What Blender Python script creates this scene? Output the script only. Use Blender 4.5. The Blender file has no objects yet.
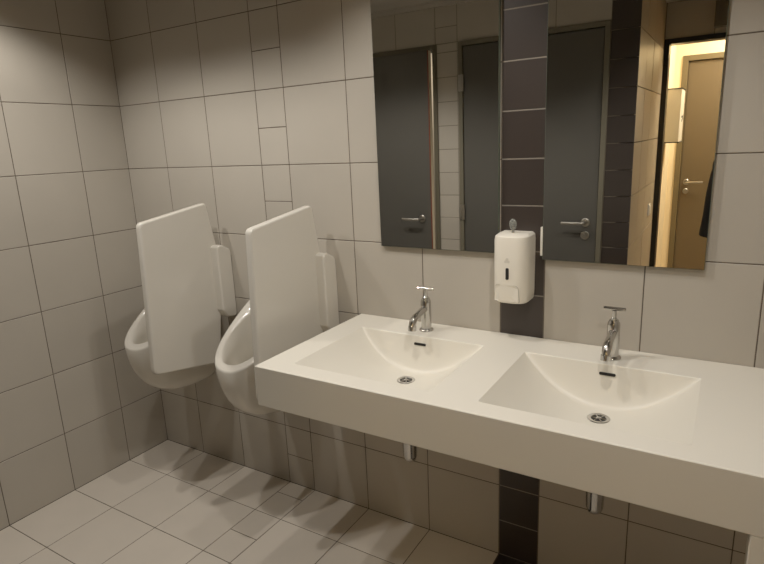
import bpy, bmesh, math, random
from mathutils import Vector, Matrix
random.seed(7)
S = bpy.context.scene
COL = S.collection
PI = math.pi

# ------------------------------------------------------------ materials
def lin(c):
    return tuple((v/12.92 if v <= .04045 else ((v+.055)/1.055)**2.4) for v in (x/255 for x in c)) + (1,)

def mat(name, rgb, rough=.5, metal=0., noise=0., nscale=8., bump=0., bscale=60., coat=0., tint=False,
        emit=None, estr=0., spec=.5, trans=0., ior=1.45):
    m = bpy.data.materials.new(name); m.use_nodes = True
    nt = m.node_tree; N = nt.nodes; L = nt.links
    b = N['Principled BSDF']
    b.inputs['Base Color'].default_value = lin(rgb)
    b.inputs['Roughness'].default_value = rough
    b.inputs['Metallic'].default_value = metal
    b.inputs['Specular IOR Level'].default_value = spec
    b.inputs['Coat Weight'].default_value = coat
    b.inputs['Coat Roughness'].default_value = .08
    b.inputs['Transmission Weight'].default_value = trans
    b.inputs['IOR'].default_value = ior
    if emit:
        b.inputs['Emission Color'].default_value = lin(emit); b.inputs['Emission Strength'].default_value = estr
    tc = N.new('ShaderNodeTexCoord')
    if noise or tint:
        nz = N.new('ShaderNodeTexNoise'); nz.inputs['Scale'].default_value = nscale
        nz.inputs['Detail'].default_value = 4
        L.new(tc.outputs['Object'], nz.inputs['Vector'])
        mr = N.new('ShaderNodeMapRange')
        mr.inputs['To Min'].default_value = 1-noise; mr.inputs['To Max'].default_value = 1+noise
        L.new(nz.outputs['Fac'], mr.inputs['Value'])
        vm = N.new('ShaderNodeVectorMath'); vm.operation = 'SCALE'
        vm.inputs[0].default_value = lin(rgb)[:3]
        L.new(mr.outputs['Result'], vm.inputs['Scale'])
        out = vm.outputs[0]
        if tint:
            at = N.new('ShaderNodeAttribute'); at.attribute_name = 'tint'
            vm2 = N.new('ShaderNodeVectorMath'); vm2.operation = 'MULTIPLY'
            L.new(out, vm2.inputs[0]); L.new(at.outputs['Color'], vm2.inputs[1]); out = vm2.outputs[0]
        L.new(out, b.inputs['Base Color'])
    if bump:
        n2 = N.new('ShaderNodeTexNoise'); n2.inputs['Scale'].default_value = bscale
        L.new(tc.outputs['Object'], n2.inputs['Vector'])
        bp = N.new('ShaderNodeBump'); bp.inputs['Strength'].default_value = bump
        bp.inputs['Distance'].default_value = .002
        L.new(n2.outputs['Fac'], bp.inputs['Height']); L.new(bp.outputs['Normal'], b.inputs['Normal'])
    return m

M = {}
M['tile'] = mat('wall_tile', (171,164,152), .42, noise=.05, nscale=5, tint=True, bump=.06, bscale=9)
M['tile_warm'] = mat('wall_tile_beige', (170,156,134), .4, noise=.05, nscale=5, tint=True)
M['floor_tile'] = mat('floor_tile', (198,189,176), .5, noise=.06, nscale=6, tint=True, bump=.1, bscale=40)
M['floor_plain'] = mat('corridor_floor', (170,158,140), .5, noise=.06, nscale=6)
M['dark'] = mat('dark_tile', (53,46,42), .34, noise=.08, nscale=9, tint=True, bump=.05, bscale=9)
M['grout'] = mat('dark_grout', (84,74,62), .9, noise=.1, nscale=20)
M['grout_dark_strip'] = mat('pale_joint', (124,117,106), .9, noise=.05, nscale=20)
M['grout_mid'] = mat('mid_grout', (112,103,90), .9, noise=.05, nscale=20)
M['grout_light'] = mat('pale_grout', (178,170,158), .9, noise=.05, nscale=20)
M['ceil'] = mat('ceiling_paint', (176,170,160), .9, noise=.03)
M['ceramic'] = mat('white_ceramic', (206,201,190), .16, noise=.01, coat=.35)
M['ceramic_in'] = mat('ceramic_shadowed_glaze', (206,199,184), .2, noise=.01)
M['solid'] = mat('solid_surface', (222,217,204), .34, noise=.012, nscale=4)
M['chrome'] = mat('chrome', (190,188,184), .12, 1., noise=.02)
M['steel'] = mat('brushed_steel', (176,172,164), .3, 1., noise=.04)
M['black'] = mat('black_hole', (16,14,12), .6, noise=.05)
M['mirror'] = mat('mirror_silver', (226,226,223), .004, 1., noise=0)
M['mirror_edge'] = mat('mirror_edge_glass', (96,104,92), .2, noise=.03)
M['plastic'] = mat('white_plastic', (226,220,206), .32, noise=.01)
M['plastic_grey'] = mat('grey_plastic_mark', (176,170,158), .4, noise=.02)
M['clear'] = mat('clear_plastic', (205,208,200), .08, noise=.01, trans=.75)
M['door'] = mat('door_grey_laminate', (80,78,73), .36, noise=.05, nscale=3)
M['dframe'] = mat('door_frame_grey', (104,99,84), .45, noise=.04)
M['edge'] = mat('door_edge_cream', (215,200,172), .5, noise=.03)
M['lip'] = mat('door_edge_redwood', (112,52,30), .5, noise=.08)
M['bframe'] = mat('black_door_frame', (18,16,14), .3, noise=.05)
M['gasket'] = mat('door_gap_gasket', (12,11,10), .8, noise=.05)
M['cream'] = mat('corridor_cream_wall', (240,224,190), .75, noise=.02)
M['tan'] = mat('tan_door', (98,84,62), .5, noise=.04, nscale=4)
M['tframe'] = mat('olive_door_frame', (104,92,66), .5, noise=.03)
M['diff'] = mat('light_diffuser', (255,240,215), .5, emit=(255,226,184), estr=5, noise=.01)
M['white_metal'] = mat('white_metal_trim', (200,196,186), .4, noise=.01)
M['darkbox'] = mat('dark_grey_housing', (92,88,78), .4, noise=.04)
M['skin'] = mat('skin', (196,150,122), .5, noise=.05, nscale=20)
M['coat'] = mat('black_coat_cloth', (17,17,18), .9, noise=.15, nscale=40, bump=.3, bscale=250)
M['trouser'] = mat('dark_blue_trousers', (36,40,54), .9, noise=.12, nscale=50, bump=.3, bscale=300)
M['hair'] = mat('dark_brown_hair', (48,34,24), .6, noise=.3, nscale=60, bump=.6, bscale=200)
M['shoe'] = mat('black_shoe_leather', (24,22,22), .4, noise=.1)
M['eye'] = mat('eye_white', (235,232,225), .2, noise=.01)
M['phone'] = mat('phone_glass', (20,20,24), .12, noise=.02)
M['lipcol'] = mat('lip_skin', (160,98,88), .5, noise=.03)

# ------------------------------------------------------------ mesh helpers
def obj(name, bm, m, parent=None, smooth=False, bevel=0, seg=3, sub=0):
    me = bpy.data.meshes.new(name)
    bmesh.ops.recalc_face_normals(bm, faces=bm.faces[:]) if not getattr(bm, 'keep', False) else None
    bm.to_mesh(me); bm.free()
    for k in (m if isinstance(m, (list, tuple)) else [m]): me.materials.append(k)
    o = bpy.data.objects.new(name, me); COL.objects.link(o)
    if smooth or bevel or sub:
        for p in me.polygons: p.use_smooth = True
    if bevel:
        b = o.modifiers.new('bevel', 'BEVEL'); b.width = bevel; b.segments = seg
        b.limit_method = 'ANGLE'; b.angle_limit = math.radians(35); b.harden_normals = True
    if sub:
        s = o.modifiers.new('sub', 'SUBSURF'); s.levels = sub; s.render_levels = sub
    if parent: o.parent = parent
    return o

def thing(name, label, cat, loc=(0,0,0), rotz=0, group=None):
    o = bpy.data.objects.new(name, None); COL.objects.link(o); o.empty_display_size = .05
    o.location = loc; o.rotation_euler = (0,0,rotz); o['label'] = label; o['category'] = cat
    if group: o['group'] = group
    return o
def tag(o, label, cat, group=None):
    o['label'] = label; o['category'] = cat
    if group: o['group'] = group
    return o
def dup(root, loc, label=None):
    r = root.copy(); COL.objects.link(r); r.location = loc
    if label: r['label'] = label
    for ch in list(root.children):
        c = ch.copy(); COL.objects.link(c); c.parent = r
        for g in ch.children:
            d = g.copy(); COL.objects.link(d); d.parent = c
    return r

def B(): return bmesh.new()
def box(bm, x0,x1,y0,y1,z0,z1, mi=0):
    vs = [bm.verts.new(p) for p in ((x0,y0,z0),(x1,y0,z0),(x1,y1,z0),(x0,y1,z0),(x0,y0,z1),(x1,y0,z1),(x1,y1,z1),(x0,y1,z1))]
    for f in ((0,3,2,1),(4,5,6,7),(0,1,5,4),(1,2,6,5),(2,3,7,6),(3,0,4,7)):
        fc = bm.faces.new([vs[i] for i in f]); fc.material_index = mi
    return bm
def lathe(bm, prof, c=(0,0,0), axis='z', n=32, mi=0):
    """prof: list of (r, h). rings joined, ends capped."""
    def P(r,h,a):
        u,v = r*math.cos(a), r*math.sin(a)
        q = {'z':(u,v,h),'y':(u,h,v),'x':(h,u,v)}[axis]
        return (c[0]+q[0], c[1]+q[1], c[2]+q[2])
    rings = [[bm.verts.new(P(max(r,1e-5),h,2*PI*i/n)) for i in range(n)] for r,h in prof]
    for a,b in zip(rings, rings[1:]):
        for i in range(n):
            bm.faces.new((a[i],a[(i+1)%n],b[(i+1)%n],b[i])).material_index = mi
    bm.faces.new(rings[0]).material_index = mi; bm.faces.new(rings[-1][::-1]).material_index = mi
    return bm
def tube(bm, pts, rad, n=16, mi=0):
    pts = [Vector(p) for p in pts]
    if not isinstance(rad,(list,tuple)): rad = [rad]*len(pts)
    rings = []
    up = None
    for i,p in enumerate(pts):
        t = (pts[min(i+1,len(pts)-1)] - pts[max(i-1,0)]).normalized()
        if up is None: up = Vector((1,0,0)) if abs(t.x)<.8 else Vector((0,0,1))
        a = (up - t*up.dot(t)).normalized(); b = t.cross(a); up = a
        rings.append([bm.verts.new(p + rad[i]*(a*math.cos(2*PI*k/n)+b*math.sin(2*PI*k/n))) for k in range(n)])
    for A,C in zip(rings, rings[1:]):
        for k in range(n):
            bm.faces.new((A[k],A[(k+1)%n],C[(k+1)%n],C[k])).material_index = mi
    bm.faces.new(rings[0][::-1]); bm.faces.new(rings[-1])
    return bm
def prism(bm, poly, axis, a, b, mi=0):
    """poly in the two other axes, extruded on axis from a to b"""
    def P(u,v,w): return {'x':(w,u,v),'y':(u,w,v),'z':(u,v,w)}[axis]
    A = [bm.verts.new(P(u,v,a)) for u,v in poly]; C = [bm.verts.new(P(u,v,b)) for u,v in poly]
    n = len(poly)
    bm.faces.new(A).material_index = mi; bm.faces.new(C[::-1]).material_index = mi
    for i in range(n): bm.faces.new((A[i],C[i],C[(i+1)%n],A[(i+1)%n])).material_index = mi
    return bm
def fillet(poly, rs, n=6):
    out = []
    k = len(poly)
    for i,(x,y) in enumerate(poly):
        r = rs[i] if isinstance(rs,(list,tuple)) else rs
        p = Vector((x,y)); a = Vector(poly[i-1])-p; b = Vector(poly[(i+1)%k])-p
        if r <= 0: out.append((x,y)); continue
        th = a.angle(b); d = min(r/math.tan(th/2), a.length*.49, b.length*.49)
        p0 = p+a.normalized()*d; p1 = p+b.normalized()*d
        for j in range(n+1):
            t = j/n
            q = p0*(1-t)**2 + p*2*t*(1-t) + p1*t*t
            out.append((q.x,q.y))
    return out

# ------------------------------------------------------------ tiled surfaces (real raised tiles in one mesh)
G = .0032      # joint width
def tiled(name, to3d, rects, slab, mats, tilt=.0011):
    """rects: (u0,u1,v0,v1,mat index).  to3d(u,v,h): h is height out of the surface."""
    bm = B()
    cl = bm.loops.layers.float_color.new('tint')
    for (u0,u1,v0,v1,mi) in rects:
        if u1-u0 < .006 or v1-v0 < .006: continue
        g = G/2; e = .0012
        r = random.Random(int((u0*991+v0*577+u1*13)*1000))
        t = 1 + (r.random()-.5)*.07
        ju = (r.random()-.5)*.0003
        lo = [bm.verts.new(to3d(u,v,0)) for u,v in ((u0+g,v0+g),(u1-g,v0+g),(u1-g,v1-g),(u0+g,v1-g))]
        hi = [bm.verts.new(to3d(u,v,tilt+ju)) for u,v in ((u0+g+e,v0+g+e),(u1-g-e,v0+g+e),(u1-g-e,v1-g-e),(u0+g+e,v1-g-e))]
        fs = [bm.faces.new(hi)] + [bm.faces.new((lo[i],lo[(i+1)%4],hi[(i+1)%4],hi[i])) for i in range(4)]
        for f in fs:
            f.material_index = mi
            for l in f.loops: l[cl] = (t,t*(1+(r.random()-.5)*.0),t,1)
    for s in slab: box(bm, *s[:6], mi=s[6] if len(s) > 6 else len(mats)-1)
    for f in bm.faces:
        if f.material_index == len(mats)-1:
            for l in f.loops: l[cl] = (1,1,1,1)
    bmesh.ops.recalc_face_normals(bm, faces=bm.faces[:])
    bm.normal_update()
    o = obj(name, bm, mats)
    o['kind'] = 'structure'
    return o
def grid(us, vs, mi=0):
    return [(a,b,c,d,mi) for a,b in zip(us,us[1:]) for c,d in zip(vs,vs[1:])]
def cut(rects, hole):
    """clip rects by a rectangular hole"""
    a,b,c,d = hole; out = []
    for (u0,u1,v0,v1,m) in rects:
        if u1<=a or u0>=b or v1<=c or v0>=d: out.append((u0,u1,v0,v1,m)); continue
        if v1>d: out.append((u0,u1,d,v1,m))
        if v0<c: out.append((u0,u1,v0,c,m))
        if u0<a: out.append((u0,a,max(v0,c),min(v1,d),m))
        if u1>b: out.append((b,u1,max(v0,c),min(v1,d),m))
    return out

H = 2.40
T = .3
XW = 3.20                       # right wall
YO, YE = -1.725, -2.88          # wall with the cubicle doors, end wall with the exit
rows = [i*T for i in range(9)]
half = [i*T/2 for i in range(17)]
XS = .295
c_left = [0, XS, XS+.3, XS+.6]                     # 0 .295 .595 .895
c_mid = [XS+.75, XS+1.05, XS+1.35, XS+1.65]        # 1.045 ... 1.945
c_right = [XS+1.8, XS+2.1, XS+2.4, XS+2.7, XW]     # 2.095 2.395 2.695 2.995
def colset(vs, hv):
    r = grid(c_left, vs) + grid([c_left[-1], c_mid[0]], hv) + grid(c_mid, vs)
    r += grid([c_mid[-1], c_right[0]], hv, 1) + grid(c_right, vs)
    return r
# wall_back (mirrors, basin)
tiled('wall_back', lambda u,v,h: (u,-h,v), colset(rows, half), [(0,XW,0,.08,0,H),(1.946,2.094,-.0003,.01,0,H,2)], [M['tile'],M['dark'],M['grout_dark_strip'],M['grout']])
# wall_left
ys = [0,-.242]
while ys[-1]-.3 > YO: ys.append(ys[-1]-.3)
ys.append(YO); ys.reverse()
tiled('wall_left', lambda u,v,h: (h,u,v), grid(ys, rows), [(-.08,0,YO-1.15,.08,0,H)], [M['tile'],M['grout']])
# floor
fy = [0,-.242]
while fy[-1]-.3 > YE: fy.append(round(fy[-1]-.3,4))
fy.append(YE-.02); fy.reverse()
fh = [0,-.092]
while fh[-1]-.15 > YE: fh.append(round(fh[-1]-.15,4))
fh.append(YE-.02); fh.reverse()
frects = colset(fy, fh)
tiled('floor', lambda u,v,h: (u,v,h-.0011), cut(frects, (-.5,2.115,YE-.1,YO-.06)), [(0,XW,YE-.02,0,-.1,-.0011)], [M['floor_tile'],M['dark'],M['grout']])
# opposite wall, with two door openings
D1 = (.012,.912); D2 = (1.063,1.963); DT = 2.153
uo = [0,.015,.315,.615,.905]
um = [1.055,1.365,1.665,1.965]
ro = grid(uo, rows)+grid([.905,1.055], half)+grid(um, rows)+grid([1.965,2.115], half, 1)
for d in (D1,D2): ro = cut(ro, (d[0],d[1],0,DT))
tiled('wall_front', lambda u,v,h: (u,YO+h,v), ro,
      [(0,D1[0],YO-.1,YO,0,H),(D1[0],D1[1],YO-.1,YO,DT,H),(D1[1],D2[0],YO-.1,YO,0,H),(D2[0],D2[1],YO-.1,YO,DT,H),(D2[1],2.105,YO-.1,YO,0,H)],
      [M['tile'],M['dark'],M['grout_mid']])
# side wall of the entrance recess
sy = [YE]
k = YO
lst = [YO]
while lst[-1]-.3 > YE: lst.append(lst[-1]-.3)
lst.append(YE); lst.reverse()
tiled('wall_recess', lambda u,v,h: (2.105+h*9,u,v), grid(lst, rows), [(2.035,2.105,YE,YO,0,H)], [M['tile_warm'],mat('recess_grout',(120,108,90),.9,noise=.05)])
# right wall
ry = [-.3*i for i in range(10)]+[YE]; ry.reverse()
tiled('wall_right', lambda u,v,h: (XW-h,u,v), grid(ry, rows), [(XW,XW+.08,YE,.08,0,H)], [M['tile'],M['grout']])
# end wall with the exit opening
EX0, EX1, ET = 2.115, 3.02, 2.165
re_ = cut(grid([2.115,2.415,2.715,3.015,XW], rows), (EX0,EX1,0,ET))
tiled('wall_end', lambda u,v,h: (u,YE+h,v), re_, [(2.035,EX0,YE-.1,YE,0,H),(EX0,EX1,YE-.1,YE,ET,H),(EX1,XW+.08,YE-.1,YE,0,H)], [M['tile'],M['grout']])
# ceiling
def struct(name, bm, m, parent=None):
    o = obj(name, bm, m, parent)
    if not parent: o['kind'] = 'structure'
    return o
struct('ceiling', box(B(), -.08,XW+.08, YE-.1,.08, H,H+.1), M['ceil'])
bm = B()
for a,b,c,d in ((0,XW,-.02,0),(0,.02,YO,-.02),(.02,2.115,YO,YO+.02),(XW-.02,XW,YE,-.02)):
    box(bm, a,b,c,d, H-.03,H)
struct('trim_ceiling', bm, M['ceil'])
# cubicle behind the ajar door
bm = B()
box(bm, 0,2.035,YO-1.15,YO-1.07,0,H); box(bm, .99,1.03,YO-1.07,YO-.1,0,H)
struct('wall_cubicle', bm, M['ceil'])
struct('floor_cubicle', box(B(), 0,2.035,YO-1.07,YO-.06,-.1,0), M['floor_plain'])
# corridor
YC = -3.98
struct('floor_corridor', box(B(), 1.9,5.0,YC,YE-.021,-.1,0), M['floor_plain'])
struct('ceiling_corridor', box(B(), 1.9,5.0,YC-.1,YE-.1,H+.2,H+.3), M['ceil'])
bm = B(); box(bm, 2.0,2.195,YC-.1,YC,0,H+.2); box(bm, 2.195,3.035,YC-.1,YC,2.12,H+.2); box(bm, 3.035,5.0,YC-.1,YC,0,H+.2)
struct('wall_corridor', bm, M['cream'])
struct('wall_corridor_side', box(B(), 2.0,2.10,YC,YE-.1,0,H+.2), M['cream'])
struct('wall_corridor_right', box(B(), 4.9,5.0,YC,YE-.1,0,H+.2), M['cream'])
struct('wall_corridor_near', box(B(), XW+.08,5.0,YE-.1,YE,0,H+.2), M['cream'])
struct('trim_corridor', box(B(), 2.0,XW+.08,YE-.1,YE-.02,H+.1,H+.2), M['cream'])

# ------------------------------------------------------------ doors
def lever(par, rosex, z, yface, dirx, ysgn=1, L=.130, m='steel'):
    """lever handle: rose on the face, lever running to dirx"""
    bm = B()
    lathe(bm, [(.026,0),(.026,.006),(.022,.009)], (rosex,yface,z), 'y', 24) if ysgn>0 else lathe(bm, [(.026,0),(.026,-.006),(.022,-.009)], (rosex,yface,z), 'y', 24)
    p = [(rosex,yface+ysgn*.006,z),(rosex,yface+ysgn*.04,z),(rosex+dirx*.004,yface+ysgn*.05,z),(rosex+dirx*.014,yface+ysgn*.055,z),(rosex+dirx*L,yface+ysgn*.055,z)]
    tube(bm, p, .0095, 14)
    lathe(bm, [(.0095,0),(.008,.003),(.001,.005)], (rosex+dirx*L,yface+ysgn*.055,z), 'x', 14)
    return obj('door_handle', bm, M[m], par, smooth=False, bevel=.001, seg=2)

def frame_bm(x0,x1,zt,y0,y1,w):
    bm = B(); box(bm,x0,x0+w,y0,y1,0,zt); box(bm,x1-w,x1,y0,y1,0,zt); box(bm,x0+w,x1-w,y0,y1,zt-w,zt); return bm
# frames of the two cubicles
for n,(a,b) in (('door_1',D1),('door_2',D2)):
    root = bpy.data.objects.new(n, None); COL.objects.link(root); root['kind'] = 'structure'
    root.location = ((a+b)/2, YO, 0)
    cx = (a+b)/2
    bm = frame_bm(a-cx,b-cx,DT,-.1,.012,.028)
    obj('door_frame', bm, M['dframe'], root, bevel=.002, seg=2)
    bm = B(); x0 = a+.028-cx
    for s0,s1 in ((x0,x0+.006),(b-.034-cx,b-.028-cx)): box(bm, s0,s1,-.06,-.045,0.01,DT-.03)
    box(bm, x0,b-.028-cx,-.06,-.045,DT-.036,DT-.03)
    obj('frame_seal', bm, M['gasket'], root)
    # leaf, hinged on its left edge
    hx = a+.031-cx; W = (b-.0315-cx)-hx
    ang = math.radians(4.4)*-1 if n=='door_1' else 0
    # sign: opens outward, into the washroom (+y)
    leaf = obj('door_leaf', box(B(), 0,W,-.04,0,.008,DT-.033), M['door'], root, bevel=.0015, seg=2)
    leaf.location = (hx, 0.002, 0); leaf.rotation_euler = (0,0,-ang)
    lever(leaf, W-.062 if n=='door_2' else W-.072, 1.045, 0, -1)
    if n=='door_2':
        bm = B(); lathe(bm, [(.026,0),(.026,.006),(.022,.009)], (W-.062,0,.967), 'y', 24)
        box(bm, W-.066,W-.058,.008,.028,.955,.979)
        obj('toilet_lock', bm, M['steel'], leaf, bevel=.001, seg=2)
    else:
        o = obj('leaf_edge', box(B(), W-.0005,W+.004,-.036,-.004,.008,DT-.036), M['edge'], leaf)
        o['label'] = 'cream coloured latch edge'
        o = obj('edge_lip', box(B(), W-.0020,W+.0045,-.004,.0012,.008,DT-.036), M['lip'], leaf)
        o['label'] = 'reddish brown front lip'
    for hz in (.25,1.07,1.885):
        bm = B(); lathe(bm, [(.008,0),(.008,.1)], (-.002,.012,hz-.05+.02), 'z', 14)
        box(bm, -.03,.002,.010,.014,hz-.03,hz+.07)
        obj('hinge', bm, M['steel'], leaf)
# exit doorway frame (black), no leaf in view
root = bpy.data.objects.new('door_3', None); COL.objects.link(root); root['kind']='structure'; root.location = (EX0,YE,0)
obj('door_frame', frame_bm(0,EX1-EX0,ET,-.1,.012,.034), M['bframe'], root, bevel=.002, seg=2)
# corridor door
root = bpy.data.objects.new('door_4', None); COL.objects.link(root); root['kind']='structure'; root.location = (2.155,YC,0)
obj('door_frame', frame_bm(0,.92,2.155,-.08,.012,.045), M['tframe'], root, bevel=.003, seg=2)
leaf = obj('door_leaf', box(B(), .047,.873,-.05,-.012,.008,2.105), M['tan'], root, bevel=.002, seg=2)
lever(leaf, .098, 1.09, -.012, 1)
bm = B(); lathe(bm, [(.024,0),(.024,.006),(.02,.009)], (.098,-.012,1.01), 'y', 24); obj('door_lock', bm, M['steel'], leaf, bevel=.001, seg=2)

# ------------------------------------------------------------ mirrors
TILT = .005
def mirror(x0,x1,z0,z1,label):
    t = thing('wall_mirror', label, 'mirror', ((x0+x1)/2, -.0015, z0), group='frameless mirrors over the basin')
    t.rotation_euler = (TILT,0,0)
    w = (x1-x0)/2; h = z1-z0
    bm = box(B(), -w,w,-.014,-.001,0,h); obj('mirror_backing', bm, M['mirror_edge'], t)
    bm = box(B(), -w+.0015,w-.0015,-.0158,-.0141,.0015,h-.0015); obj('glass', bm, M['mirror'], t)
    return t
m1 = mirror(1.479,1.942,1.190,2.09,'frameless rectangular wall mirror left of the dark tile strip, over the left basin')
m2 = mirror(2.090,2.551,1.178,2.09,'frameless rectangular wall mirror right of the dark tile strip, over the right basin')
bm = box(B(), -.2385,-.2307,-.0125,-.001,.012,.106)  # narrow white strip along the right mirror's lower left edge
o = obj('edge_strip', bm, M['plastic'], m2, bevel=.0015, seg=2); o['label'] = 'small white strip on the lower left edge'

# ------------------------------------------------------------ basin counter
CX0,CX1,CYF = 1.362,2.742,-.618
CT,CB = .905,.771
basins = [(1.464,1.943),(2.080,2.570)]
BY0,BY1 = -.548,-.150            # front, back of the opening
DEP = .122
counter = thing('washbasin_counter','long white moulded washbasin counter with two scooped basins','washbasin',(2.055,-.3,.77))
def W2C(bm):
    for v in bm.verts: v.co -= Vector((2.055,-.3,.77))
    return bm
# slab: top surface built as grid around the openings + basins as displaced grids
bm = B()
xsplit = [CX0, basins[0][0], basins[0][1], basins[1][0], basins[1][1], CX1]
ysplit = [CYF, BY0, BY1, -.0015]
vt = {}
def V(x,y,z):
    k = (round(x,5),round(y,5),round(z,5))
    if k not in vt: vt[k] = bm.verts.new((x,y,z))
    return vt[k]
NX, NY = 44, 20
def zfloor(x, b):
    u = (2*(x-(b[0]+b[1])/2)/(b[1]-b[0]))
    # circular-ish trough
    return CT - DEP*(1-abs(u)**2.15)
for i in range(5):
    for j in range(3):
        hole = (i in (1,3) and j==1)
        xa,xb = xsplit[i],xsplit[i+1]; ya,yb = ysplit[j],ysplit[j+1]
        xs = [xa+(xb-xa)*k/NX for k in range(NX+1)] if i in (1,3) else [xa,xb]
        if not hole:
            for p,q in zip(xs,xs[1:]): bm.faces.new((V(p,ya,CT),V(q,ya,CT),V(q,yb,CT),V(p,yb,CT)))
        else:
            b = (xa,xb)
            # columns of y stations: front wall, floor, sloping back wall
            def column(x):
                zf = zfloor(x,b); d = CT-zf; f = d/DEP
                fr = .012+.010*f; bk = .006+.052*f
                pts = [(ya,CT)]
                pts += [(ya+.35*fr, CT-.5*d),(ya+fr, CT-.9*d),(ya+fr+.015, CT-.985*d)]
                y0 = ya+fr+.035; y1 = yb-bk-.008
                for k in range(7): pts.append((y0+(y1-y0)*k/6, zf))
                pts += [(yb-bk*t, CT-d*(1-(1-t)**1.9)) for t in (.97,.88,.78,.68,.57,.45,.3,.15,0)]
                return pts
            cols = [column(x) for x in xs]
            for k in range(NX):
                A,C = cols[k],cols[k+1]
                for r in range(len(A)-1):
                    q = [V(xs[k],A[r][0],A[r][1]),V(xs[k+1],C[r][0],C[r][1]),V(xs[k+1],C[r+1][0],C[r+1][1]),V(xs[k],A[r+1][0],A[r+1][1])]
                    u = []
                    for v_ in q:
                        if v_ not in u: u.append(v_)
                    if len(u)>=3:
                        try: bm.faces.new(u)
                        except ValueError: pass
# skirt and underside
allx = sorted({round(v.co.x,5) for v in bm.verts if abs(v.co.y-CYF)<1e-4})
for p,q in zip(allx,allx[1:]):
    bm.faces.new((V(p,CYF,CT),V(q,CYF,CT),V(q,CYF,CB),V(p,CYF,CB)))
    bm.faces.new((V(p,-.0015,CT),V(q,-.0015,CT),V(q,-.0015,CB),V(p,-.0015,CB)))
    bm.faces.new((V(p,CYF,CB),V(q,CYF,CB),V(q,-.0015,CB),V(p,-.0015,CB)))
for x in (CX0,CX1):
    for ya,yb in zip(ysplit,ysplit[1:]): pass
    bm.faces.new([V(x,y,CT) for y in ysplit]+[V(x,-.0015,CB),V(x,CYF,CB)])
bmesh.ops.recalc_face_normals(bm, faces=bm.faces[:])
slab = obj('counter_slab', W2C(bm), M['solid'], counter, smooth=True)
for p in slab.data.polygons: p.use_smooth = abs(p.normal.z)<.9999 and abs(p.normal.x)<.999 and abs(p.normal.y)<.9999
bv = slab.modifiers.new('bevel','BEVEL'); bv.width=.004; bv.segments=3; bv.limit_method='ANGLE'; bv.angle_limit=math.radians(55); bv.harden_normals=True
bm = box(B(), 2.686,CX1,CYF+.0005,CYF+.05,0.0,CB+.0)
obj('end_panel', W2C(bm), M['solid'], counter, bevel=.003, seg=2)
for b in basins:
    xc = (b[0]+b[1])/2+.005
    # drain
    yc = -.266; zb = CT-DEP
    bm = B()
    lathe(bm, [(.016,.0008),(.020,.0008),(.021,.002),(.029,.0032),(.0315,.0018),(.032,-.004),(.016,-.004)], (xc,yc,zb), 'z', 40)
    d = obj('drain', W2C(bm), M['chrome'], counter, smooth=False, bevel=.0004, seg=1)
    bm = B(); lathe(bm, [(.0205,-.004),(.0205,.0014)], (xc,yc,zb), 'z', 32)
    o = obj('drain_hole', W2C(bm), M['black'], d)
    bm = B()
    for k in range(3):
        a = k*PI/3; c,s = math.cos(a)*.0205, math.sin(a)*.0205
        tube(bm, [(xc-c,yc-s,zb+.0016),(xc+c,yc+s,zb+.0016)], .0018, 8)
    lathe(bm, [(.007,.001),(.007,.003),(.002,.0042)], (xc,yc,zb), 'z', 20)
    obj('drain_grid', W2C(bm), M['chrome'], d)
    # overflow slot on the back slope (rounded slot)
    bm = B()
    poly = fillet([(xc-.023,-.0045),(xc+.023,-.0045),(xc+.023,.0045),(xc-.023,.0045)], .0044, 4)
    prism(bm, poly, 'y', -.002, .008)
    R = Matrix.Rotation(math.radians(-16),4,'X')
    for v in bm.verts:
        q = R @ Vector((v.co.x-xc, v.co.y, v.co.z)); v.co = Vector((q.x+xc, q.y-.1580, q.z+.8765))
    obj('overflow_slot', W2C(bm), M['black'], counter)

# ------------------------------------------------------------ taps
def make_tap(loc, label):
    t = thing('basin_tap', label, 'tap', loc, group='chrome taps on the counter')
    bm = B(); lathe(bm, [(.026,0),(.0265,.003),(.0245,.006),(.0195,.009)], n=40); obj('base_ring', bm, M['chrome'], t, bevel=.0008, seg=2)
    bm = B(); lathe(bm, [(.0185,.007),(.0185,.106),(.0175,.112),(.0145,.116),(.0135,.121)], n=40); obj('tap_body', bm, M['chrome'], t, bevel=.001, seg=2)
    bm = B(); pts = [(0,-.008,.084),(0,-.035,.080),(0,-.062,.075),(0,-.084,.071),(0,-.097,.064),(0,-.104,.054),(0,-.107,.044)]
    tube(bm, pts, [.0120,.0120,.0120,.0122,.013,.013,.0125], 24)
    tube(bm, [(0,-.1065,.046),(0,-.109,.030)], .0145, 24)
    obj('spout', bm, M['chrome'], t, smooth=False, bevel=.001, seg=2)
    bm = B(); lathe(bm, [(.0095,.118),(.0095,.124),(.0065,.128),(.0065,.150)], n=28); obj('handle_stem', bm, M['chrome'], t, bevel=.0006, seg=1)
    bm = B(); lathe(bm, [(.004,-.0315),(.0056,-.030),(.0056,.030),(.004,.0315)], (0,0,.155), 'x', 20)
    obj('cross_handle', bm, M['chrome'], t, bevel=.0006, seg=1)
    for c in t.children:
        for p in c.data.polygons: p.use_smooth = True
    return t
tap = make_tap((1.697,-.083,CT), 'chrome pillar tap with cross-bar handle at the left basin')
tap2 = dup(tap, (2.330,-.092,CT), 'chrome pillar tap with cross-bar handle at the right basin')

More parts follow.
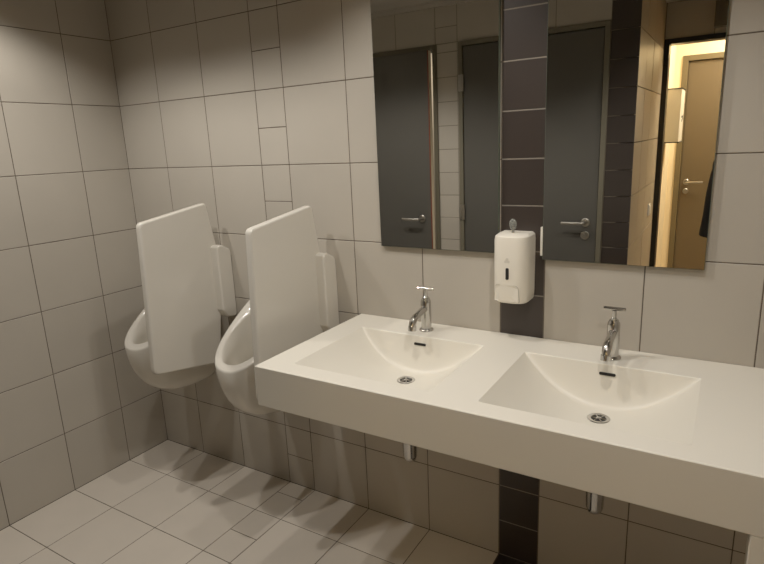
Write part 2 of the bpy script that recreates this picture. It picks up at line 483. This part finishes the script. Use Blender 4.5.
# ------------------------------------------------------------ bottle traps
def make_trap(loc, label):
    t = thing('bottle_trap', label, 'trap', loc, group='chrome bottle traps under the counter')
    bm = B(); lathe(bm, [(.004,.0),(.012,.002),(.020,.009),(.0245,.022),(.0275,.10),(.0295,.105),(.0295,.125),(.018,.13)], n=36)
    obj('trap_cup', bm, M['chrome'], t, smooth=True)
    bm = B(); lathe(bm, [(.016,.128),(.016,.27),(.027,.273),(.027,.299)], n=30); obj('inlet_pipe', bm, M['chrome'], t, bevel=.001, seg=1)
    bm = B(); tube(bm, [(0,.018,.112),(0,.06,.112),(0,.244,.112)], .0155, 20); lathe(bm, [(.032,.236),(.032,.244)], (0,0,.112), 'y', 28)
    obj('outlet_pipe', bm, M['chrome'], t, bevel=.001, seg=1)
    return t
tr = make_trap((1.706,-.250,.470), 'chrome bottle trap hanging below the left basin')
dup(tr, (2.3285,-.250,.468), 'chrome bottle trap hanging below the right basin')

# ------------------------------------------------------------ soap dispenser
sd = thing('soap_dispenser','white wall-mounted soap dispenser on the dark tile strip between the mirrors','soap dispenser',(2.007,-.0015,1.042))
def plan(w, d, r):     # D-shaped plan, flat at the wall (y=0), front at -d
    return fillet([(-w,0),(-w,-d),(w,-d),(w,0)], [.004,r,r,.004], 10)
bm = B()
lay = [(.051,.094,0),(.055,.100,.006),(.0565,.104,.03),(.0570,.105,.12),(.0570,.105,.205),(.0555,.102,.2185),(.048,.086,.2255)]
rings = []
for w,d,z in lay: rings.append([bm.verts.new((x,y,z)) for x,y in plan(w,d,.042)])
n = len(rings[0])
for a,b in zip(rings,rings[1:]):
    for i in range(n): bm.faces.new((a[i],a[(i+1)%n],b[(i+1)%n],b[i]))
bm.faces.new(rings[0]); 
# slightly sloping lid
bm.faces.new(rings[-1])
obj('housing', bm, M['plastic'], sd, smooth=True, bevel=.0015, seg=2)
def on_front(poly, th, name, m, par=sd, inset=0):
    """polygon in x,z laid on the curved front"""
    bm = B(); w,d,r = .0570,.105,.042
    A,C = [],[]
    for x,z in poly:
        f = 0
        pl = sorted([q for q in plan(w,d,r) if q[1] < -d+r+.001], key=lambda q: q[0])
        for (xa,ya),(xb,yb) in zip(pl,pl[1:]):
            if xa <= x <= xb and xb > xa: f = d + ya+(yb-ya)*(x-xa)/(xb-xa)
        A.append(bm.verts.new((x,-d+f+.002,z))); C.append(bm.verts.new((x,-d+f-th,z)))
    bm.faces.new(C)
    k = len(poly)
    for i in range(k): bm.faces.new((A[i],A[(i+1)%k],C[(i+1)%k],C[i]))
    return obj(name, bm, m, par)
on_front(fillet([(-.0085,.081),(.0025,.081),(.0025,.120),(-.0085,.120)],.0053,6), .0006, 'level_window', M['black'])
bt = on_front(fillet([(-.050,.008),(.036,.008),(.032,.062),(-.044,.062)],[.004,.004,.014,.014],6), .0016, 'push_button', M['plastic'])
# dark outline of the button: thin groove ring under it
on_front(fillet([(-.0515,.0065),(.0375,.0065),(.0335,.0637),(-.0455,.0637)],[.004,.004,.015,.015],6), .0006, 'button_groove', M['plastic_grey'])
# faint round emblem above the window
bm = B()
for k in range(3):
    a = PI/2+k*2*PI/3
    lathe(bm, [(.0048,0),(.0048,-.0006)], (-.004+.005*math.cos(a),-.1050,.143+.005*math.sin(a)), 'y', 16)
obj('emblem', bm, mat('faint_emblem',(206,200,187),.4,noise=.01), sd)
bm = B()
pr = [(0.0045*1,0),(.0045,.012),(.010,.018),(.0125,.030),(.0115,.040),(.007,.047),(.001,.049)]
lathe(bm, pr, (-.004,-.05,.2225), 'z', 24)
for v in bm.verts: v.co.y = -.05+(v.co.y+.05)*.45
obj('lock_key', bm, M['clear'], sd, smooth=True)['label'] = 'clear oval plastic key'

# ------------------------------------------------------------ urinals
def cr(pts, n):
    """Catmull-Rom resample of an open 2-D/3-D polyline"""
    P = [Vector(p) for p in pts]; P = [P[0]*2-P[1]]+P+[P[-1]*2-P[-2]]
    out = []; segs = len(P)-3
    for k in range(n+1):
        s = k/n*segs; i = min(int(s),segs-1); t = s-i
        a,b,c,d = P[i:i+4]
        out.append(.5*((2*b)+(c-a)*t+(2*a-5*b+4*c-d)*t*t+(3*b-a-3*c+d)*t**3))
    return out
def ring2d(halfpts, n=26):
    """closed ring from a half outline (x>=0) running back-centre -> front-centre"""
    h = cr(halfpts, n)
    h = [Vector((max(p.x,0),p.y)) for p in h]
    r = [(p.x,p.y) for p in h] + [(-p.x,p.y) for p in reversed(h[1:-1])]
    return r
UR_Z0, UR_K = .972, .60
def make_urinal(loc, label):
    t = thing('urinal', label, 'urinal', loc, group='wall-hung urinals by the corner')
    rim = ring2d([(0,-.0),(.08,-.0),(.125,-.006),(.144,-.05),(.150,-.14),(.144,-.225),(.124,-.302),(.088,-.358),(.045,-.387),(0,-.394)])
    base = ring2d([(0,-.0),(.04,-.0),(.060,-.004),(.074,-.03),(.080,-.08),(.078,-.13),(.068,-.17),(.05,-.20),(.025,-.212),(0,-.216)])
    inn = ring2d([(0,-.090),(.035,-.092),(.066,-.104),(.088,-.135),(.106,-.185),(.113,-.240),(.099,-.292),(.070,-.336),(.037,-.360),(0,-.367)])
    bot = ring2d([(0,-.07),(.02,-.07),(.035,-.075),(.045,-.09),(.05,-.12),(.05,-.15),(.042,-.18),(.03,-.20),(.015,-.21),(0,-.213)])
    def zr(y): return UR_Z0+UR_K*y + .035*max(0,1+y/.06)      # back edge rises a little to the wall
    n = len(rim); bm = B(); rings = []
    zb = .480
    # closed bottom: shrink towards centre
    c0 = Vector((0,-.10))
    for f in (.35,.7,.9):
        rings.append([(c0.x+(x-c0.x)*f, min(c0.y+(y-c0.y)*f,0), zb) for x,y in base])
    for k in range(0,11):
        s = k/10; a = s*PI/2
        hf = math.sin(a)**.97; vf = 1-math.cos(a)
        ring = []
        for (bx,by),(rx,ry) in zip(base,rim):
            x = bx+(rx-bx)*hf; y = by+(ry-by)*hf
            zt = zr(ry)-.012
            ring.append((x,min(y,0),zb+.006+(zt-zb-.006)*vf))
        rings.append(ring)
    for off,dz in ((.0015,-.005),(.006,-.0008),(.012,0.0)):
        rr = []
        for (x,y) in rim:
            v = Vector((x,y)); d = (Vector((0,-.2))-v).normalized()
            q = v+d*off; rr.append((q.x,q.y if y<-.002 else -.0, zr(y)+dz))
        rings.append(rr)
    rings.append([(x*1.04,y if y>-.1 else y*1.012,zr(y)-.001) for x,y in inn])
    for s,(hf,dv) in enumerate(((0,.008),(.02,.03),(.08,.3),(.22,.6),(.45,.82),(.75,.95),(1,1))):
        ring = []
        for (ix,iy),(bx,by) in zip(inn,bot):
            x = ix+(bx-ix)*hf; y = iy+(by-iy)*hf
            z0 = zr(iy); z1 = .56
            ring.append((x,y,z0+(z1-z0)*dv if s else z0-dv))
        rings.append(ring)
    vr = [[bm.verts.new(p) for p in r] for r in rings]
    for a,b in zip(vr,vr[1:]):
        for i in range(n):
            f = bm.faces.new((a[i],a[(i+1)%n],b[(i+1)%n],b[i]))
    bm.faces.new(vr[0]); bm.faces.new(vr[-1])
    for v in bm.verts: v.co.y -= .0015
    obj('urinal_bowl', bm, M['ceramic'], t, smooth=True)
    bm = B(); lathe(bm, [(.028,0),(.028,.003),(.01,.005)], (0,-.14,.5605), 'z', 24)
    obj('drain_cover', bm, M['steel'], t)
    return t
u1 = make_urinal((.390,0,0), 'white wall-hung urinal in the tiled corner, the farther one')
u2 = dup(u1, (.970,0,0), 'white wall-hung urinal between the two screens, the nearer one')
def make_screen(loc, label):
    t = thing('urinal_screen', label, 'screen', loc, group='white ceramic urinal screens')
    poly = [(-.452,.672),(-.425,1.302),(-.080,1.349),(-.047,1.155),(-.058,.86),(-.100,.603)]
    poly = fillet(poly, [.03,.025,.022,.03,.05,.04], 6)
    bm = prism(B(), poly, 'x', -.032, 0)
    obj('screen_plate', bm, M['ceramic'], t, bevel=.009, seg=4)
    poly = fillet([(-.085,.86),(-.085,1.150),(-.060,1.160),(-.0015,1.130),(-.0015,.812),(-.06,.82)], [.01,.01,.03,.03,.02,.02], 6)
    bm = prism(B(), poly, 'x', -.034, .040)
    obj('wall_bracket', bm, M['ceramic'], t, bevel=.014, seg=5)
    return t
s1 = make_screen((.622,0,0), 'white ceramic privacy screen beside the farther urinal')
s2 = dup(s1, (1.213,0,0), 'white ceramic privacy screen beside the washbasin counter')

# ------------------------------------------------------------ ceiling downlights
def make_light(loc, label, power, size=118, blend=.28, ylamp=0):
    t = thing('ceiling_downlight', label, 'ceiling light', loc, group='recessed ceiling downlights')
    bm = B(); lathe(bm, [(.055,-.0008),(.062,-.006),(.078,-.006),(.082,-.001),(.082,-.0006)], n=40); obj('trim_ring', bm, M['white_metal'], t, smooth=True)
    bm = B(); lathe(bm, [(.050,-.0015),(.050,-.0045),(.046,-.0055)], n=32); obj('diffuser', bm, M['diff'], t)
    return t
def spot(loc, power, size, blend, rad=.025, col=(1,.94,.865)):
    l = bpy.data.lights.new('lamp','SPOT'); l.energy = power; l.spot_size = math.radians(size); l.spot_blend = blend
    l.shadow_soft_size = rad; l.color = col
    o = bpy.data.objects.new('downlight_lamp', l); COL.objects.link(o); o.location = loc
    return o
LIGHTS = [(.38,-.78,'corner end of the washroom above the farther urinal'),(.93,-.78,'above the nearer urinal'),
          (1.70,-.56,'above the left basin'),(2.35,-.78,'above the right basin'),(2.72,-1.45,'unseen fill added on the entrance side of the room')]  # last entry: unseen fill added to brighten the counter front
POW = [27,32,24,25,20]
first = None
for (x,y,w),pw in zip(LIGHTS,POW):
    lb = 'round recessed ceiling downlight, '+w
    if first is None: first = make_light((x,y,H), lb, pw)
    else: dup(first, (x,y,H), lb)
    spot((x,y,H-.045), pw, 132, .5)
# corridor light: panel
cp = thing('ceiling_panel_light','square lit ceiling panel light in the corridor beyond the exit','ceiling light',(2.9,-3.45,H+.2))
obj('panel_frame', box(B(), -.31,.31,-.31,.31,-.015,-.0005), M['white_metal'], cp)
obj('panel_diffuser', box(B(), -.29,.29,-.29,.29,-.018,-.0155), M['diff'], cp)
a = bpy.data.lights.new('corridor_lamp','AREA'); a.energy = 60; a.size = .55; a.color = (1,.84,.58)
o = bpy.data.objects.new('corridor_lamp', a); COL.objects.link(o); o.location = (2.9,-3.45,H+.17)
a = bpy.data.lights.new('cubicle_lamp','AREA'); a.energy = 14; a.size = .3; a.color = (1,.86,.66)
o = bpy.data.objects.new('cubicle_lamp', a); COL.objects.link(o); o.location = (.5,-2.3,H-.03)

# ------------------------------------------------------------ small fittings in the entrance recess and corridor
ls = thing('light_switch','small white light switch on the recess wall beside the exit','light switch',(2.115,-2.58,1.02))
obj('switch_plate', box(B(), 0,.009,-.04,.04,-.04,.04), M['plastic'], ls, bevel=.003, seg=2)
obj('rocker', box(B(), .009,.013,-.027,.027,-.027,.027), M['plastic'], ls, bevel=.002, seg=2)
eb = thing('emergency_light_housing','dark grey box fixed above the exit doorway','box',(2.60,YE,2.20))
obj('housing', box(B(), -.19,.19,.0015,.07,0,.165), M['darkbox'], eb, bevel=.006, seg=3)
obj('lens', box(B(), -.17,.17,.070,.074,.03,.145), M['darkbox'], eb, bevel=.002, seg=2)
td = thing('towel_dispenser','tall white box dispenser with dark edging on the corridor side wall','dispenser',(2.10,-3.40,1.455))
obj('dispenser_box', box(B(), .0,.118,-.20,.115,0,.40), M['plastic'], td, bevel=.004, seg=3)
bm = B()
for z in (-.004,.396):
    bm = B(); box(bm, -.0,.121,-.203,.118,z,z+.008)
    obj('edge_trim', bm, M['black'], td)['label'] = 'black edge strip'
bm = B(); box(bm,.118,.1205,-.06,.0,.185,.2); box(bm,.118,.1205,-.05,-.03,.155,.172); box(bm,.118,.1205,-.12,-.10,.17,.205)
bm.free()
for q in ((-.06,.0,.185,.2),(-.05,-.03,.155,.172),(-.12,-.10,.17,.205)):
    obj('lock_mark', box(B(), .118,.1205,*q), M['black'], td)

# ------------------------------------------------------------ photographer (only the coat edge shows in the mirror)
def cap(bm, p, r, q, s, n=20, m=12):
    """tapered capsule between two spheres as a convex hull"""
    vs = []
    for c,rad in ((Vector(p),r),(Vector(q),s)):
        for i in range(m+1):
            th = PI*i/m
            for j in range(n if 0<i<m else 1):
                a = 2*PI*j/n
                vs.append(bm.verts.new(c+rad*Vector((math.sin(th)*math.cos(a),math.sin(th)*math.sin(a),math.cos(th)))))
    r_ = bmesh.ops.convex_hull(bm, input=vs)
    bmesh.ops.delete(bm, geom=[g for g in r_['geom_interior'] if isinstance(g,bmesh.types.BMVert)], context='VERTS')
def ell(bm, c, r, n=24, m=16):
    mm = Matrix.Translation(c) @ Matrix.Diagonal((*r,1))
    bmesh.ops.create_uvsphere(bm, u_segments=n, v_segments=m, radius=1, matrix=mm)
def remesh(o, vox, it=4):
    r = o.modifiers.new('remesh','REMESH'); r.mode='VOXEL'; r.voxel_size=vox; r.use_smooth_shade=True
    s = o.modifiers.new('smooth','SMOOTH'); s.iterations=it; s.factor=.5
PX,PY = 2.727,-2.13
person = thing('person','person in a black coat holding up a phone, edge visible in the right mirror','person',(PX,PY,0))
def chain(bm, pts):
    for (p,r),(q,s) in zip(pts,pts[1:]): cap(bm,p,r,q,s)
bm = B()
# torso, neck, legs (local coords: facing +y)
chain(bm, [((0,0,.93),.13),((0,0,1.10),.12),((0,.005,1.28),.125),((0,0,1.38),.09),((0,.005,1.47),.055),((0,.02,1.54),.055)])
chain(bm, [((-.14,0,1.355),.055),((.14,0,1.355),.055)])
for s in (-1,1):
    chain(bm, [((s*.085,0,.92),.092),((s*.095,.01,.5),.058),((s*.10,-.01,.30),.052),((s*.10,-.015,.09),.036)])
    cap(bm, (s*.10,-.03,.05),.034,(s*.115,.10,.035),.03)
# head
ell(bm, (-.01,.03,1.655), (.074,.093,.108)); ell(bm, (-.01,.055,1.59), (.052,.06,.055))
cap(bm, (-.01,.118,1.665),.008,(-.01,.138,1.63),.013)
for s in (-1,1): ell(bm, (-.01+s*.074,.02,1.645), (.010,.02,.032)); ell(bm, (-.01+s*.03,.095,1.675),(.022,.018,.010))
ell(bm, (-.01,.112,1.595),(.024,.011,.009))
# arms: hands meet at the phone
HP = {-1:(-.165,.272,1.476), 1:(.024,.272,1.545)}
EL = {-1:(-.165,.10,1.16), 1:(.235,.10,1.19)}
for s in (-1,1):
    h = Vector(HP[s]); e = Vector(EL[s])
    wr = h + (e-h).normalized()*.075
    chain(bm, [((s*.155,0,1.345),.05),(tuple(e),.043),(tuple(wr),.028)])
    # palm and fingers
    ax = (h-wr).normalized()
    out = Vector((s,0,0))
    cap(bm, wr, .026, h-ax*.0, .026)
    cap(bm, h+Vector((s*.012,0,-.01)), .022, h+ax*.02+Vector((s*.01,0,0)), .021)
    for k,ln in enumerate((.036,.042,.040,.030)):
        # four fingers go round the back of the phone (front side, +y) and curl inwards
        z = -.03+.0185*k
        b0 = h+Vector((s*.016,.012,z+.012)); b1 = b0+Vector((-s*.002,.024,.004)); b2 = b1+Vector((-s*ln*.75,.008,.002)); b3 = b2+Vector((-s*ln*.35,-.006,0))
        chain(bm, [(b0,.0098),(b1,.0092),(b2,.0082),(b3,.007)])
    t0 = h+Vector((s*.004,-.012,-.012)); t1 = t0+Vector((-s*.018,-.014,.022)); t2 = t1+Vector((-s*.022,.004,.014))
    chain(bm, [(t0,.012),(t1,.0105),(t2,.0085)])
body = obj('body', bm, M['skin'], person); remesh(body,.0055,3)
# coat
bm = B()
chain(bm, [((0,0,1.42),.075),((0,0,1.36),.12),((0,0,1.2),.150),((0,0,1.09),.150)])
chain(bm, [((-.14,0,1.355),.088),((.14,0,1.355),.088)])
for s in (-1,1):
    h = Vector(HP[s]); e = Vector(EL[s]); wr = h+(e-h).normalized()*.095
    chain(bm, [((s*.155,0,1.345),.080),(tuple(e),.062),(tuple(wr),.043)])
prof = [(.275,.175,.925),(.272,.175,.96),(.262,.17,1.05),(.255,.165,1.18),(.240,.15,1.30),(.215,.12,1.38),(.12,.10,1.44)]
rr = [[bm.verts.new((a*math.cos(2*PI*i/40),b*math.sin(2*PI*i/40),z)) for i in range(40)] for a,b,z in prof]
for A_,C_ in zip(rr,rr[1:]):
    for i in range(40): bm.faces.new((A_[i],A_[(i+1)%40],C_[(i+1)%40],C_[i]))
bm.faces.new(rr[0]); bm.faces.new(rr[-1])
geom = bm.verts[:]+bm.edges[:]+bm.faces[:]
coat = obj('coat', bm, M['coat'], person); remesh(coat,.008,6)
bm = B(); box(bm,-.1,.1,-.1,.1,1.48,1.485); bm.free()
bm = B(); lathe(bm, [(.062,1.40),(.075,1.42),(.070,1.50),(.064,1.505),(.060,1.49)], (0,.0,0), 'z', 32); 
obj('coat_collar', bm, M['coat'], coat, smooth=True)
# trousers, shoes
bm = B()
chain(bm, [((0,0,.97),.135),((0,0,.88),.135)])
for s in (-1,1): chain(bm, [((s*.08,0,.9),.105),((s*.095,.01,.5),.076),((s*.10,-.01,.25),.066),((s*.10,-.015,.10),.064)])
tr_ = obj('trousers', bm, M['trouser'], person); remesh(tr_,.009,4)
for s in (-1,1):
    bm = B(); cap(bm,(s*.10,-.045,.048),.045,(s*.105,.03,.045),.044); cap(bm,(s*.105,.03,.043),.042,(s*.118,.13,.036),.036)
    box(bm, s*.108-.042,s*.108+.042,-.085,.155,0.0015,.022)
    sh = obj('shoe', bm, M['shoe'], person); remesh(sh,.006,3)
# hair, eyes
bm = B()
ell(bm, (-.01,.012,1.675), (.083,.098,.103)); ell(bm,(-.01,-.03,1.62),(.078,.07,.09))
for v in list(bm.verts):
    if v.co.y > .055 and v.co.z < 1.725: v.co.y = .055 - (v.co.y-.055)*.3
hr = obj('hair', bm, M['hair'], person); remesh(hr,.006,3)
for s in (-1,1):
    bm = B(); ell(bm, (-.01+s*.031,.0995,1.664), (.0125,.0125,.0085), 16, 10); e_ = obj('eye', bm, M['eye'], person, smooth=True)
    bm = B(); ell(bm, (-.01+s*.031,.1105,1.664), (.0056,.003,.0056), 12, 8); obj('iris', bm, M['hair'], e_, smooth=True)
# phone, held just behind the viewpoint
ph = thing('mobile_phone','black mobile phone held sideways by the person','phone',(2.652,-1.842,1.558))
obj('phone_body', box(B(), -.074,.074,-.004,.004,-.036,.036), M['phone'], ph, bevel=.003, seg=3)
bm = B(); lathe(bm,[(.009,.004),(.009,.006)],(-.06,0,.002),'y',20); lathe(bm,[(.009,.004),(.009,.006)],(-.06,0,.024),'y',20); obj('phone_lens', bm, M['chrome'], ph)

# ------------------------------------------------------------ world, camera
w = bpy.data.worlds.new('world'); S.world = w; w.use_nodes = True
w.node_tree.nodes['Background'].inputs[0].default_value = (.02,.018,.015,1)
C = Vector((2.5919,-1.8245,1.5602)); yaw,pitch,roll,F = -.55321,-.23616,-.043308,566.65
f = Vector((math.sin(yaw)*math.cos(pitch), math.cos(yaw)*math.cos(pitch), math.sin(pitch)))
r = Vector((math.cos(yaw),-math.sin(yaw),0)); u = r.cross(f)
c_,s_ = math.cos(roll),math.sin(roll)
R_, U_ = c_*r+s_*u, -s_*r+c_*u
cam = bpy.data.cameras.new('camera'); co = bpy.data.objects.new('camera', cam); COL.objects.link(co)
co.matrix_world = Matrix(((R_.x,U_.x,-f.x,C.x),(R_.y,U_.y,-f.y,C.y),(R_.z,U_.z,-f.z,C.z),(0,0,0,1)))
cam.sensor_fit = 'HORIZONTAL'; cam.sensor_width = 36; cam.lens = F*36/764
cam.clip_start = .004; cam.clip_end = 50
S.camera = co
S.view_settings.view_transform = 'Standard'
S.view_settings.look = 'None'
S.view_settings.exposure = -.17
S.view_settings.gamma = 1.15
S.cycles.use_denoising = True
S.cycles.caustics_reflective = False
S.cycles.caustics_refractive = False
S.cycles.max_bounces = 10
S.cycles.diffuse_bounces = 6
S.cycles.glossy_bounces = 6
